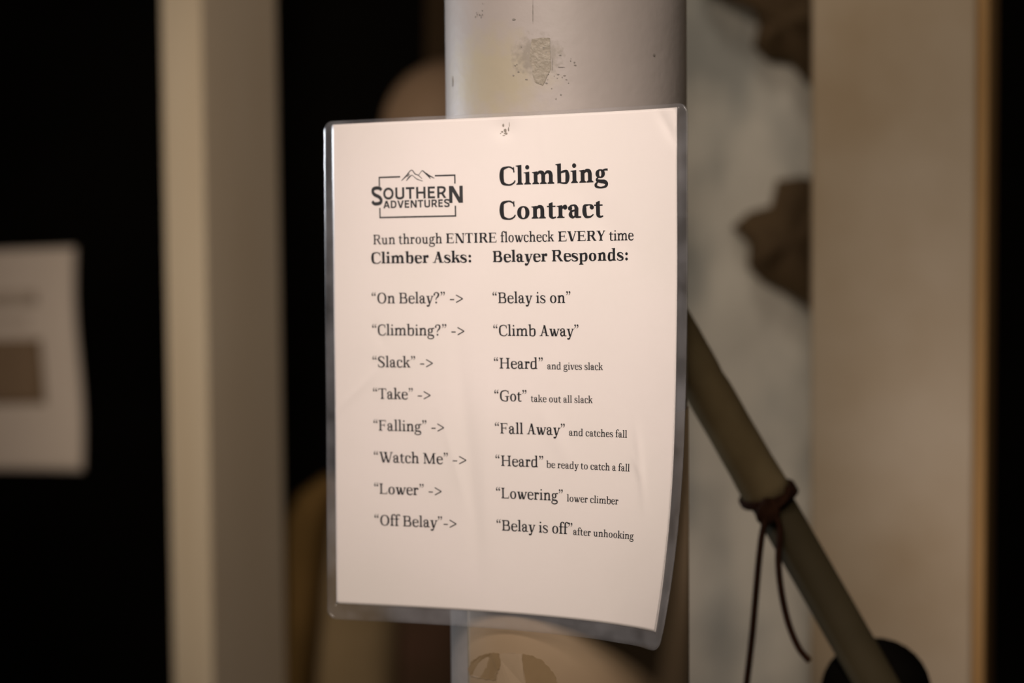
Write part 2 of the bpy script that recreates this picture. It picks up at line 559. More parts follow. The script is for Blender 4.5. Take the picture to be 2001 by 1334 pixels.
        g.pen((A * .9, 480, H), (A * .87, 590, H * 1.1), (A * .72, 672, H * 1.2), (A * .55, 688, H * 1.2), (x + .2 * A, 620, V * .8), (x + V * .6, 480, V * 1.06), (x + V * .54, 340, V * 1.12),
              (x + V * .64, 200, V * 1.06), (x + .22 * A, 70, V * .8), (A * .56, 6, H * 1.2), (A * .74, 22, H * 1.3), (A * (.9 if ch == 'C' else .82), 90, H * 1.2), (A * (.96 if ch == 'C' else .84), 170, H))
        g.poly((A * .885, 470), (A * .925, 470), (A * .915, 690), (A * .87, 690), (A * .85, 640))
        if ch == 'G':
            g.stem(A * .86 - V, 50, 300)
            g.rect(A * .58, 290, A * .98, 290 + S)
            g.poly((A * .86 - V, 60), (A * .86, 60), (A * .86, 110))
    elif ch == 'O':
        g.ring(A / 2, CAP / 2, A * .44, CAP / 2 + 13, V * 1.14, H * 1.1)
    elif ch in 'BR':
        l = .14 * A
        g.stem(l, 0, CAP)
        g.foot(l, l + V, r=20 if ch == 'B' else e)
        g.foot(l, l + V, y=CAP, r=20, up=-1)
        x = A * (.86 if ch == 'B' else .84)
        g.pen((l + V * .6, CAP - H * .6, H * 1.2), (A * .5, CAP - H * .6, H * 1.2), (x - V * .8, CAP - 55, V * .7), (x - V * .5, 535, V * 1.05), (x - V * .75, 405, V * .8), (A * .5, 362, H * 1.1), (l + V * .6, 360, H * 1.1))
        if ch == 'B':
            x = A * .94
            g.pen((l + V * .6, 362, H * 1.1), (A * .52, 362, H * 1.1), (x - V * .85, 315, V * .75), (x - V * .52, 195, V * 1.1), (x - V * .85, 60, V * .8), (A * .5, H * .6, H * 1.2), (l + V * .6, H * .6, H * 1.2))
        else:
            g.bar(A * .79 - V * .2, 0, A * .43, 365, V * 1.14)
            g.rect(A * .76, 0, A * 1.0, S)
    elif ch in 'EFL':
        l = .14 * A
        g.stem(l, 0, CAP)
        x = A * .92
        g.foot(l, l + V, r=20 if ch != 'F' else e + 15)
        g.foot(l, l + V, y=CAP, r=20 if ch != 'L' else e, up=-1)
        if ch != 'L':
            g.rect(l, CAP - S - 4, x - .03 * A, CAP)
            g.poly((x - .06 * A - H, CAP - 4), (x - .03 * A, CAP - 4), (x - .02 * A, CAP - 165), (x - .05 * A, CAP - 165), (x - .11 * A, CAP - 40))
            g.rect(l, 340, x - .2 * A, 340 + S)
            g.rect(x - .21 * A - H * .4, 265, x - .21 * A + H * .6, 455)
        if ch != 'F':
            g.rect(l, 0, x, S + 4)
            g.poly((x - .06 * A - H, 4), (x, 4), (x + .03 * A, 190), (x, 190), (x - .09 * A, 40))
    elif ch in 'HI':
        ls = [.5 * A - V / 2] if ch == 'I' else [.145 * A, .855 * A - V]
        for l in ls:
            g.stem(l, 0, CAP)
            g.foot(l, l + V, l=e + 8, r=e + 8)
            g.foot(l, l + V, y=CAP, up=-1, l=e + 8, r=e + 8)
        if ch == 'H':
            g.rect(ls[0], 340, ls[1] + V, 340 + S)
    elif ch == 'N':
        g.rect(.15 * A, 0, .15 * A + H * 1.3, CAP)
        g.rect(.83 * A - H * .3, 0, .83 * A + H, CAP)
        g.foot(.15 * A, .15 * A + H * 1.3)
        g.foot(.83 * A - H * .3, .83 * A + H, y=CAP, up=-1)
        g.bar(.83 * A + H - V * 1.25, -8, .12 * A, CAP, V * 1.25)
        g.rect(.02 * A, CAP - S, .2 * A, CAP)
    elif ch == 'M':
        g.rect(.12 * A, 0, .12 * A + H * 1.2, CAP)
        g.stem(.875 * A - V, 0, CAP)
        g.foot(.12 * A, .12 * A + H * 1.2)
        g.foot(.875 * A - V, .875 * A)
        g.bar(.49 * A - V * .6, 0, .1 * A, CAP, V * 1.15)
        g.bar(.49 * A - V * .1, 0, .875 * A - V * .75, CAP, H * 1.5)
        g.rect(.02 * A, CAP - S, .18 * A, CAP)
        g.rect(.8 * A, CAP - S, .98 * A, CAP)
    elif ch == 'A':
        g.bar(.13 * A, 0, .47 * A, CAP + 8, H * 1.35)
        g.bar(.83 * A - V, 0, .52 * A - V * .62, CAP + 8, V * 1.16)
        g.rect(.26 * A, 220, .7 * A, 220 + S)
        g.rect(.01 * A, 0, .31 * A, S)
        g.rect(.62 * A - (30 if b else 0), 0, .99 * A, S)
    elif ch in 'VW':
        xs = [(.09, .47, .86)] if ch == 'V' else [(.07, .315, .55), (.385, .66, .91)]
        for i, (a0, a1, a2) in enumerate(xs):
            g.bar(a1 * A - V * .4, -8, a0 * A, CAP - 8, V * 1.18)
            g.bar(a1 * A + V * .15, -8, a2 * A - H * .4, CAP - 8, H * 1.35)
            g.rect(a0 * A - 50, CAP - S, a0 * A + V + (70 if ch == 'V' or i == 0 else 10), CAP)
        g.rect(a2 * A - 85, CAP - S, a2 * A + H + 55, CAP)
    elif ch == 'Y':
        l = .5 * A - V / 2
        g.stem(l, 0, 320)
        g.foot(l, l + V, l=e + 8, r=e + 8)
        g.bar(l, 300, .09 * A, CAP - 8, V * 1.16)
        g.bar(l + V * .62, 300, .86 * A - H * .5, CAP - 8, H * 1.4)
        g.rect(.01 * A, CAP - S, .09 * A + V + 72, CAP)
        g.rect(.86 * A - 88, CAP - S, .99 * A, CAP)
    elif ch == 'T':
        l = .5 * A - V / 2
        g.stem(l, 0, CAP)
        g.foot(l, l + V, l=e + 20, r=e + 20)
        g.rect(.05 * A, CAP - S - 4, .95 * A, CAP)
        for s in (-1, 1):
            c = .5 * A
            g.poly((c + s * .45 * A, CAP - 4), (c + s * .475 * A, CAP - 180), (c + s * .44 * A, CAP - 180), (c + s * .36 * A, CAP - 40), (c + s * .3 * A, CAP - 4))
    elif ch == 'S':
        w = V * 1.08
        g.pen((A * .84, 520, H), (A * .78, 620, H * 1.2), (A * .5, 690, H * 1.2), (A * .22, 630, w * .8), (A * .17, 520, w), (A * .36, 408, w * 1.02), (A * .64, 310, w * 1.02), (A * .83, 200, w),
              (A * .77, 65, w * .8), (A * .46, 4, H * 1.2), (A * .17, 70, H * 1.3), (A * .11, 190, H))
        g.poly((A * .82, 500), (A * .87, 500), (A * .86, 680), (A * .8, 680), (A * .78, 640))
        g.poly((A * .09, 205), (A * .14, 205), (A * .17, 60), (A * .15, 12), (A * .1, 12))
    elif ch == '?':
        w = V
        g.pen((A * .17, 560, w * .7), (A * .24, 650, w * .55), (A * .48, 690, H * 1.2), (A * .74, 640, w * .85), (A * .78, 540, w), (A * .68, 420, w * .85), (A * .5, 340, w * .6), (A * .43, 270, H * 1.2), (A * .43, 205, H * 1.1))
        g.dot(A * .19, 555, V * .55)
        g.dot(A * .44, 55, 66)
    elif ch in '\u201c\u201d':
        for k in (.13, .55):
            x = A * k + 62
            if ch == '\u201c':
                g.dot(x, 545, 62)
                g.pen((x - 36, 560, 52), (x - 30, 625, 48), (x + 6, 690, 36), (x + 62, 738, 22))
            else:
                g.dot(x, 690, 62)
                g.pen((x + 36, 675, 52), (x + 30, 610, 48), (x - 6, 545, 36), (x - 62, 497, 22))
    elif ch == '-':
        g.rect(A * .1, 200, A * .9, 272)
    elif ch == '>':
        g.pen((A * .14, 530, 68), (A * .86, 290, 68))
        g.pen((A * .86, 290, 68), (A * .14, 50, 68))
        g.poly((A * .8, 262), (A * .9, 290), (A * .8, 318))
    elif ch == ':':
        r = 92 if b else 62
        g.dot(A / 2, r - 10, r)
        g.dot(A / 2, XH - r + 5, r)
    return g.P, A


SANS_ADV = dict(S=640, O=760, U=720, T=620, H=740, E=600, R=680, N=760, A=720, D=720, V=700)


def sans(ch, V=120):
    g = Pen(False)
    A, C = SANS_ADV[ch], 700
    l, r = 70, A - 70
    if ch in 'HUNERD':
        g.rect(l, 0 if ch != 'U' else 220, l + V, C)
    if ch in 'HN':
        g.rect(r - V, 0, r, C)
    if ch == 'H':
        g.rect(l, 295, r, 295 + V * .9)
    elif ch == 'N':
        g.bar(r - V * 1.25, 0, l, C, V * 1.25)
    elif ch == 'E':
        for y in (0, 300, C - V * .9):
            g.rect(l, y, r - (40 if y == 300 else 0), y + V * .9)
    elif ch == 'T':
        g.rect(A / 2 - V / 2, 0, A / 2 + V / 2, C)
        g.rect(30, C - V * .9, A - 30, C)
    elif ch == 'O':
        g.ring(A / 2, C / 2, A / 2 - 40, C / 2 + 8, V, V, 2.1)
    elif ch == 'U':
        g.rect(r - V, 220, r, C)
        g.pen((l + V / 2, 230, V), (l + V * .62, 130, V), (A / 2 - 90, 62, V), (A / 2 + 90, 62, V), (r - V * .62, 130, V), (r - V / 2, 230, V))
    elif ch == 'R':
        g.pen((l + V / 2, C - V * .45, V * .9), (A * .55, C - V * .45, V * .9), (r - V * .6, C - 120, V), (r - V * .6, C - 270, V), (A * .55, 300, V * .9), (l + V / 2, 295, V * .9))
        g.bar(r - V * .9, 0, A * .42, 310, V * 1.15)
    elif ch == 'D':
        g.pen((l + V / 2, C - V * .45, V * .9), (A * .5, C - V * .45, V * .9), (r - V * .75, C - 150, V), (r - V * .5, C / 2, V), (r - V * .75, 150, V), (A * .5, V * .45, V * .9), (l + V / 2, V * .45, V * .9))
    elif ch == 'A':
        g.bar(20, 0, A / 2 - V * .6, C, V * 1.1)
        g.bar(A - 20 - V * 1.1, 0, A / 2 - V * .5, C, V * 1.1)
        g.rect(A * .25, 150, A * .75, 150 + V * .85)
    elif ch == 'V':
        g.bar(A / 2 - V * .6, 0, 15, C, V * 1.1)
        g.bar(A / 2 - V * .5, 0, A - 15 - V * 1.1, C, V * 1.1)
    elif ch == 'S':
        g.pen((A * .86, 560, V * .9), (A * .74, 635, V * .95), (A * .5, 655, V * .95), (A * .24, 620, V), (A * .18, 510, V), (A * .32, 400, V), (A * .66, 310, V), (A * .82, 200, V),
              (A * .76, 85, V), (A * .5, 45, V * .95), (A * .26, 62, V * .95), (A * .12, 150, V * .9))
    return g.P, A


def run(text, bold=False, face=glyph, **kw):
    """polygons of a run of text in em units, and its ink extent"""
    out, x = [], 0.0
    for ch in text:
        if ch == ' ' and face is glyph:
            x += ADV[' '] * (1.05 if bold else 1.0)
            continue
        P, A = face(ch, bold) if face is glyph else face(ch, **kw)
        out += [[(px + x, py) for px, py in q] for q in P]
        x += A
    xs = [p[0] for q in out for p in q]
    return out, min(xs), max(xs)


# ---------------------------------------------------------------- the setting
WALL_Y = 2.56
o = obj('floor', *box(-2.2, 2.2, -0.8, WALL_Y + 0.1, -0.05, 0), M['floor'], smooth=False)
tag(o, kind='structure')
o = obj('ceiling', *box(-2.2, 2.2, -0.8, WALL_Y + 0.1, 2.9, 2.95), M['ceiling'], smooth=False)
tag(o, kind='structure')
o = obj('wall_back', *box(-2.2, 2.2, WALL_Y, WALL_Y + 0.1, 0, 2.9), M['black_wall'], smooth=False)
tag(o, kind='structure')

# grey textured wall section seen between the column and the right-hand post
x0, x1 = at(1215, 667, 2.02).x, at(1700, 667, 2.02).x
nx, nz = 26, 120
fr, fc = [], []
for j in range(nz + 1):
    for i in range(nx + 1):
        x = x0 + (x1 - x0) * i / nx
        z = 2.9 * j / nz
        y = 2.02 + 0.006 * noise.noise(Vector((x * 14, z * 14, 3.1)))
        fr.append((x, y, z))
for j in range(nz):
    for i in range(nx):
        a = j * (nx + 1) + i
        fc.append((a, a + 1, a + nx + 2, a + nx + 1))
o = obj('wall_right', *join((fr, fc), box(x0, x1, 2.03, 2.10, 0, 2.9)), M['rock_wall'])
tag(o, kind='structure')

# ---------------------------------------------------------------- round column
CD = 1.2142
CX = at(1108.8, 667, CD).x
CR = 233.75 / FPX * math.hypot(CX, CD)


def on_col(px, py, lift=0.0):
    """point on the front of the column's surface in the direction (px, py)"""
    d = (at(px, py, 1.0) - EYE).normalized()
    a = d.x ** 2 + d.y ** 2
    bq = -2 * (d.x * CX + d.y * CD)
    c = CX ** 2 + CD ** 2 - (CR + lift) ** 2
    t = (-bq - math.sqrt(max(0, bq * bq - 4 * a * c))) / (2 * a)
    return EYE + d * t


base = Vector((CX, CD, 0))
STAIN, SCUFF = on_col(955, 150) - base, on_col(1050, 110) - base
col = empty('support_column', base)
tag(col, 'round cream-painted steel column with scuffed paint behind the laminated sheet', 'column')
ring = [(CX + CR * math.cos(TAU * i / 96), CD + CR * math.sin(TAU * i / 96)) for i in range(96)]
shaft = obj('shaft', *prism(ring, 0, 2.9), column_paint(), col)
# flat plate at the foot of the column
obj('base_plate', *prism(rounded_square(CX, CD, 0.24, 0.24, 0.01, 0.2), 0, 0.012), M['scuff'], col, smooth=False)


def col_patch(name, outline, matl, lift, thick=0.0002):
    """a thin patch with the given photo outline lying on the column"""
    q = [on_col(x, y, lift) for x, y in outline]
    back = [on_col(x, y, lift - thick) for x, y in outline]
    n = len(q)
    f = [tuple(range(n)), tuple(range(n, 2 * n))[::-1]] + [(i, (i + 1) % n, n + (i + 1) % n, n + i) for i in range(n)]
    return obj(name, q + back, f, matl, col, smooth=False)


def ragged(pts, amp, seed, per=5):
    r = random.Random(seed)
    out = []
    for i, (x, y) in enumerate(pts):
        u, v = pts[(i + 1) % len(pts)]
        for k in range(per):
            t = k / per
            out.append((x + (u - x) * t + r.uniform(-amp, amp), y + (v - y) * t + r.uniform(-amp, amp)))
    return out


# tan tape wound round the lower column; its left edge shows under the sheet
aL = math.atan2(on_col(916, 1250).y - CD, on_col(916, 1250).x - CX)
zt, zb = 1.38, 1.10
wv, wf = [], []
N = 60
for rr in (CR + 0.0009, CR + 0.0001):
    for z in (zb, zt):
        for i in range(N + 1):
            a = aL + (0.35 - aL) * i / N
            wv.append((CX + rr * math.cos(a), CD + rr * math.sin(a), z))
k = N + 1
for i in range(N):
    wf += [(i, i + 1, k + i + 1, k + i), (2 * k + i, 3 * k + i, 3 * k + i + 1, 2 * k + i + 1),
           (i, 2 * k + i, 2 * k + i + 1, i + 1), (k + i, k + i + 1, 3 * k + i + 1, 3 * k + i)]
wf += [(0, k, 3 * k, 2 * k), (N, 2 * k + N, 3 * k + N, k + N)]
tag(obj('tape_wrap', wv, wf, M['old_tape'], col), 'tan tape wound around the lower column')

R1 = [(914, 1306), (922, 1291), (938, 1281), (958, 1276), (975, 1276), (978, 1300), (970, 1318), (969, 1329), (945, 1326), (917, 1320)]
R2 = [(1020, 1277), (1040, 1281), (1060, 1290), (1075, 1306), (1086, 1322), (1089, 1350), (1030, 1350), (1022, 1310)]
R3 = [(976, 1277), (1000, 1275), (1019, 1277), (1022, 1310), (1028, 1350), (968, 1350), (972, 1320), (979, 1300)]
tag(col_patch('tape_residue', ragged(R1, 1.6, 1), M['residue'], 0.0012), 'brown glue residue')
tag(col_patch('tape_residue', ragged(R2, 1.6, 2), M['residue'], 0.0012), 'brown glue residue')
tag(col_patch('tape_residue', ragged(R3, 1.2, 3), M['pale_residue'], 0.0014), 'pale torn tape')
marks = [(1004, 38, 3, 2.0), (1278, 107, 2, 3), (1096, 131, 6, 0.9), (1096, 185, 1.6, 1.6), (1086, 193, 1.6, 1.6), (1041, 22, 0.6, 22), (1079, 125, 0.7, 12), (884, 160, 0.7, 10)]
r = random.Random(11)
for k in range(26):                      # flecks of dirt round the torn tape
    t, d = r.uniform(0, TAU), r.uniform(0.35, 1.0)
    marks.append((1058 + 66 * d * math.cos(t), 128 + 58 * d * math.sin(t), r.uniform(0.6, 2.6), r.uniform(0.5, 1.8)))
for k in range(9):
    marks.append((936 + r.uniform(-8, 8), 16 + r.uniform(-16, 18), r.uniform(0.6, 2.0), r.uniform(0.8, 3.0)))
for i, (x, y, rx, ry) in enumerate(marks):
    r = random.Random(i)
    col_patch('scuff_mark', [(x + rx * math.cos(TAU * k / 12) * r.uniform(.6, 1.3), y + ry * math.sin(TAU * k / 12) * r.uniform(.6, 1.3)) for k in range(12)],
              M['scuff'], 0.0003)
tag(col_patch('old_tape', ragged([(1040, 75), (1074, 74), (1078, 130), (1062, 166), (1044, 160), (1034, 110)], 1.5, 8, 4),
              mat('yellowed_clear_tape', (0.275, 0.245, 0.195), 0.5, 0.3, 420, (0.20, 0.18, 0.14), 0.7, 5, 0.25, 420), 0.0003), 'yellowed scrap of clear tape')

# ---------------------------------------------------------------- laminated sheet
SW, SH = 0.2159, 0.2794
SP = (-0.1040819, 1.1882860, 0.1257565, 0.0011354, 0.0134802, -0.0053659)
ST = (0.5181808, -0.4596191, -0.1862434, 0.3870213, 0.2160729, 0.2860042, 0.5543911, -0.2601413)


def sheet_plain(a, b):
    """sheet position in camera axes for a = metres from the left edge, b = metres down"""
    u, v = a / SW, b / SH
    vc = np.clip(v, -0.02, 1.04)
    uc = np.clip(u, -0.03, 1.035)
    s = np.linspace(0, 1, 25)[None, :] * uc[:, None]
    V = vc[:, None]
    th = ST[0] + ST[1] * s + ST[2] * V + ST[3] * s * V + ST[4] * s * V ** 3 + ST[5] * s ** 2 * V ** 3 + ST[6] * s ** 2 + ST[7] * V ** 2 * s
    du = u * SW / 24
    c, n = np.cos(th), np.sin(th)
    X = SP[0] + SP[3] * v + ((c[:, 1:] + c[:, :-1]) / 2).sum(1) * du
    Y = SP[1] + SP[4] * v - ((n[:, 1:] + n[:, :-1]) / 2).sum(1) * du
    Z = SP[2] - SH * v + SP[5] * u * SW
    return X, Y, Z, th[:, -1]


def ridge(a, b, p, q, width, height, sharp=1.0):
    """a crease from p to q (mm), fading at its ends"""
    ax, ay = p
    dx, dy = q[0] - ax, q[1] - ay
    L = math.hypot(dx, dy)
    t = ((a - ax) * dx + (b - ay) * dy) / L
    n = ((a - ax) * dy - (b - ay) * dx) / L
    fade = 1 / (1 + np.exp(-(t / L) * 9 + 1.2)) * 1 / (1 + np.exp((t / L - 1) * 9 + 1.2))
    return height * np.exp(-(n / width) ** 2) * fade


def step(a, b, p, q, width, height):
    """a soft fold: the ground on one side of the line p-q (mm) stands height higher"""
    ax, ay = p
    dx, dy = q[0] - ax, q[1] - ay
    L = math.hypot(dx, dy)
    t = ((a - ax) * dx + (b - ay) * dy) / L
    n = ((a - ax) * dy - (b - ay) * dx) / L
    fade = 1 / (1 + np.exp(-(t / L) * 10 + 2)) * 1 / (1 + np.exp((t / L - 1) * 10 + 2))
    return height * np.exp(-np.abs(n) / width) * fade


def relief(a, b):
    """small creases and waves of the sheet, in metres along its normal"""
    a, b = a * 1000, b * 1000
    h = ridge(a, b, (78, 120), (90, 262), 5.0, -0.55)
    h = h + ridge(a, b, (66, 160), (84, 225), 2.2, 0.22)
    h = h + ridge(a, b, (190, 170), (197, 214), 2.0, 0.42)
    h = h + ridge(a, b, (188, 186), (194, 199), 1.1, 0.30)
    h = h + step(a, b, (166, 282), (206, 232), 8.0, -0.30)
    h = h + step(a, b, (186, 275), (210, 245), 4.0, 0.12)
    h = h + step(a, b, (97, 110), (92, 300), 10.0, 0.5)
    h = h + ridge(a, b, (203, -1), (215, 20), 2.4, -0.45)
    h = h + ridge(a, b, (133, -2), (135, 26), 1.0, 0.16)
    h = h + ridge(a, b, (2, 166), (30, 140), 2.2, 0.28)
    h = h + ridge(a, b, (24, 112), (34, 130), 2.5, -0.18)
    h = h + ridge(a, b, (128, 160), (150, 196), 5.0, 0.2)
    h = h + ridge(a, b, (150, 40), (190, 80), 9.0, -0.22)
    h = h + 0.10 * np.sin(a / 21.0 + b / 37.0) + 0.07 * np.sin(b / 17.0 - a / 29.0 + 1.0)
    # tape bump where it is stuck to the column
    h = h - 0.5 * np.exp(-((a - 110.5) / 6) ** 2 - ((b - 6.9) / 5) ** 2)
    # the free lower edge of the film ripples
    h = h + 0.5 * np.clip((b - 279) / 9.5, 0, 1) * np.sin(a / 5.5) * np.clip((a - 150) / 60, 0, 1)
    return h * 0.0016


R3x3 = CAM_M.to_3x3()


def sheet(a, b, lift=0.0):
    """world points of the sheet at a, b metres, lifted off its surface"""
    a, b = np.asarray(a, float), np.asarray(b, float)
    X, Y, Z, th = sheet_plain(a, b)
    d = lift + relief(a, b)
    X = X - np.sin(th) * d
    Y = Y - np.cos(th) * d
    return [EYE + R3x3 @ Vector((x, z, -y)) for x, y, z in zip(X, Y, Z)]


def grid_solid(a0, a1, b0, b1, na, nb, lift0, lift1, corner=0.0):
    """a bent slab over the rectangle a0..a1, b0..b1 with rounded corners"""
    A, B = np.meshgrid(np.linspace(a0, a1, na + 1), np.linspace(b0, b1, nb + 1))
    A, B = A.ravel(), B.ravel()
    if corner:
        for i in range(len(A)):
            for ca, sa in ((a0 + corner, -1), (a1 - corner, 1)):
                for cb, sb in ((b0 + corner, -1), (b1 - corner, 1)):
                    if (A[i] - ca) * sa > 0 and (B[i] - cb) * sb > 0:
                        u, v = abs(A[i] - ca), abs(B[i] - cb)
                        k = max(u, v) / math.hypot(u, v)
                        A[i], B[i] = ca + sa * u * k, cb + sb * v * k
    n = (na + 1) * (nb + 1)
    v = sheet(A, B, lift0) + sheet(A, B, lift1)
    f = []
    w = na + 1
    for j in range(nb):
        for i in range(na):
            p = j * w + i
            f += [(p, p + 1, p + w + 1, p + w), (n + p, n + p + w, n + p + w + 1, n + p + 1)]
    rim = list(range(na)) + [j * w + na for j in range(nb)] + [nb * w + i for i in range(na, 0, -1)] + [j * w for j in range(nb, 0, -1)]
    for i, p in enumerate(rim):
        q = rim[(i + 1) % len(rim)]
        f.append((p, q, n + q, n + p))
    return v, f


def ring_solid(outer, inner, lift0, lift1, corner, m=90):
    """the margin between two rectangles (a0, a1, b0, b1), as a bent slab"""
    def path(r, c):
        a0, a1, b0, b1 = r
        pts = []
        side = [((a0 + c, b0), (a1 - c, b0)), ((a1, b0 + c), (a1, b1 - c)), ((a1 - c, b1), (a0 + c, b1)), ((a0, b1 - c), (a0, b0 + c))]
        cen = [(a1 - c, b0 + c, -90), (a1 - c, b1 - c, 0), (a0 + c, b1 - c, 90), (a0 + c, b0 + c, 180)]
        for (p, q), (cx, cy, t0) in zip(side, cen):
            for i in range(m):
                t = i / m
                pts.append((p[0] + (q[0] - p[0]) * t, p[1] + (q[1] - p[1]) * t))
            for i in range(8):
                t = math.radians(t0 + 90 * i / 8)
                pts.append((cx + c * math.cos(t), cy + c * math.sin(t)))
        return pts
    po, pi = path(outer, corner), path(inner, 0.0003)
    n = len(po)
    rows = [[(o_[0] + (i_[0] - o_[0]) * t, o_[1] + (i_[1] - o_[1]) * t) for o_, i_ in zip(po, pi)] for t in (0, 0.33, 0.66, 1)]
    v = []
    for lift in (lift0, lift1):
        for r in rows:
            v += sheet([p[0] for p in r], [p[1] for p in r], lift)
    f = []
    K = len(rows)
    for k in range(K - 1):
        for i in range(n):
            j = (i + 1) % n
            f += [(k * n + i, k * n + j, (k + 1) * n + j, (k + 1) * n + i),
                  ((K + k) * n + i, (K + k + 1) * n + i, (K + k + 1) * n + j, (K + k) * n + j)]
    for k in (0, K - 1):
        for i in range(n):
            j = (i + 1) % n
            f.append((k * n + i, (K + k) * n + i, (K + k) * n + j, k * n + j))
    return v, f


sign = empty('laminated_sign', sheet([0.108], [0.2794])[0])
tag(sign, 'white laminated climbing contract sheet taped to the round column', 'sign')
paper = obj('paper', *grid_solid(0, SW, 0, SH, 130, 168, 0.00004, -0.00004), M['paper'], sign)
obj('film', *grid_solid(0.0002, SW - 0.0002, 0.0002, SH - 0.0002, 86, 112, 0.00045, 0.00035), M['film'], sign)
obj('film_border', *ring_solid((-0.0058, 0.2225, -0.0020, 0.2887), (0, SW, 0, SH), 0.00035, -0.00035, 0.0055), M['border'], sign)

# layout of the print: text, bold, left and right ink limits and baseline in mm
PRINT = [
    ('heading', 'Climbing', 1, 107.03, 173.40, 37.95, 14.5),
    ('heading', 'Contract', 1, 106.71, 170.05, 56.91, 14.5),
    ('text_line', 'Run through', 0, 26.58, 70.60, 69.75, 8.0),
    ('text_line', 'ENTIRE', 1, 73.17, 104.63, 69.72, 8.0),
    ('text_line', 'flowcheck', 0, 107.06, 139.87, 69.65, 8.0),
    ('text_line', 'EVERY', 1, 142.41, 171.00, 69.76, 8.0),
    ('text_line', 'time', 0, 173.33, 188.53, 69.84, 8.0),
    ('subheading', 'Climber Asks:', 1, 25.02, 88.60, 80.7, 9.1),
    ('subheading', 'Belayer Responds:', 1, 102.03, 184.78, 80.7, 9.1),
]
BODY = [('\u201cOn Belay?\u201d ->', 82.94, '\u201cBelay is on\u201d', 149.24, None), ('\u201cClimbing?\u201d ->', 83.44, '\u201cClimb Away\u201d', 153.79, None),
        ('\u201cSlack\u201d ->', 63.47, '\u201cHeard\u201d', 131.40, ('and gives slack', 134.09, 168.71)),
        ('\u201cTake\u201d ->', 61.68, '\u201cGot\u201d', 121.02, ('take out all slack', 123.68, 162.14)),
        ('\u201cFalling\u201d ->', 69.85, '\u201cFall Away\u201d', 144.58, ('and catches fall', 147.21, 184.30)),
        ('\u201cWatch Me\u201d ->', 82.96, '\u201cHeard\u201d', 130.96, ('be ready to catch a fall', 132.88, 186.46)),
        ('\u201cLower\u201d ->', 67.44, '\u201cLowering\u201d', 143.28, ('lower climber', 145.86, 179.65)),
        ('\u201cOff Belay\u201d->', 76.37, '\u201cBelay is off\u201d', 149.58, ('after unhooking', 150.08, 190.98))]
for i, (lt, lx, rt, rx, sm) in enumerate(BODY):
    y = 103.68 + 18.381 * i
    PRINT.append(('text_line', lt, 0, 24.92, lx, y, 8.9))
    PRINT.append(('text_line', rt, 0, 101.35, rx, y, 8.75))
    if sm:
        PRINT.append(('text_line', sm[0], 0, sm[1], sm[2], y + 0.1, 5.55))


def print_polys(name, polys, matl, parent):
    """flat ink outlines given in mm on the sheet"""
    A, B, f = [], [], []
    for q in polys:
        f.append(tuple(range(len(A), len(A) + len(q))))
        A += [p[0] / 1000 for p in q]
        B += [p[1] / 1000 for p in q]
    v = sheet(A, B, 0.00012)
    me = bpy.data.meshes.new(name)
    off = parent_loc(parent)
    me.from_pydata([tuple(p - off) for p in v], [], f)
    me.materials.append(matl)
    o = bpy.data.objects.new(name, me)
    COL.objects.link(o)
    o.parent = parent
    return o


for name, text, bold, x0, x1, y, em in PRINT:
    P, a, c = run(text, bool(bold))
    k = (x1 - x0) / (c - a)
    print_polys(name, [[(x0 + (px - a) * k, y - py * em / 1000) for px, py in q] for q in P], M['ink'], paper)

# badge: broken frame, mountain line, two words
badge = []


def line(p, q, w):
    dx, dy = q[0] - p[0], q[1] - p[1]
    L = math.hypot(dx, dy)
    nx, ny = -dy / L * w / 2, dx / L * w / 2
    m = max(1, int(L / 2.5))
    for k in range(m):
        (ax, ay), (bx, by) = [(p[0] + dx * t / m, p[1] + dy * t / m) for t in (k, k + 1)]
        badge.append([(ax + nx, ay + ny), (bx + nx, by + ny), (bx - nx, by - ny), (ax - nx, ay - ny)])


for p, q in [((31.0, 31.5), (44.9, 31.5)), ((66.9, 31.5), (79.8, 31.5)), ((31.3, 31.2), (31.3, 36.5)), ((79.4, 31.2), (79.4, 36.3)),
             ((31.3, 48.9), (31.3, 54.8)), ((79.4, 48.6), (79.4, 54.8)), ((31.0, 54.4), (79.8, 54.4))]:
    line(p, q, 0.85)
for ch in ([(45.6, 33.8, .35), (47.7, 32.1, .7), (49.3, 30.6, .8), (51.5, 28.2, .5), (52.9, 28.2, .55), (54.5, 30.2, .6), (56.4, 30.9, .5), (58.8, 33.0, .3)],
           [(48.8, 33.9, .4), (50.6, 31.9, .8), (51.9, 31.0, .5), (52.7, 30.9, .4), (54.0, 31.9, .4), (55.8, 33.2, .5), (59.2, 34.3, .3)],
           [(56.6, 31.0, .35), (58.7, 28.6, .4), (59.6, 28.7, .6), (62.2, 31.0, .8), (64.2, 33.1, .4)],
           [(61.3, 29.7, .4), (63.5, 31.4, .8), (66.6, 32.9, .35)],
           [(49.3, 31.6, .4), (50.9, 30.2, .6)]):
    g = Pen(False)
    g.pen(*[(x * 100, y * 100, w * 100) for x, y, w in ch], n=4)
    badge += [[(x / 100, y / 100) for x, y in q] for q in g.P]


def sans_run(text, x0, x1, ybase, height, V):
    P, a, c = run(text, face=sans, V=V)
    k = (x1 - x0) / (c - a)
    badge.extend([[(x0 + (px - a) * k, ybase - py / 700 * height) for px, py in q] for q in P])


sans_run('S', 25.8, 33.2, 47.2, 10.4, 142)
sans_run('OUTHER', 33.7, 73.9, 44.2, 6.7, 138)
sans_run('N', 75.6, 84.2, 47.1, 9.6, 150)
sans_run('ADVENTURES', 33.6, 75.9, 49.2, 4.3, 150)
print_polys('logo', badge, M['badge_ink'], paper)

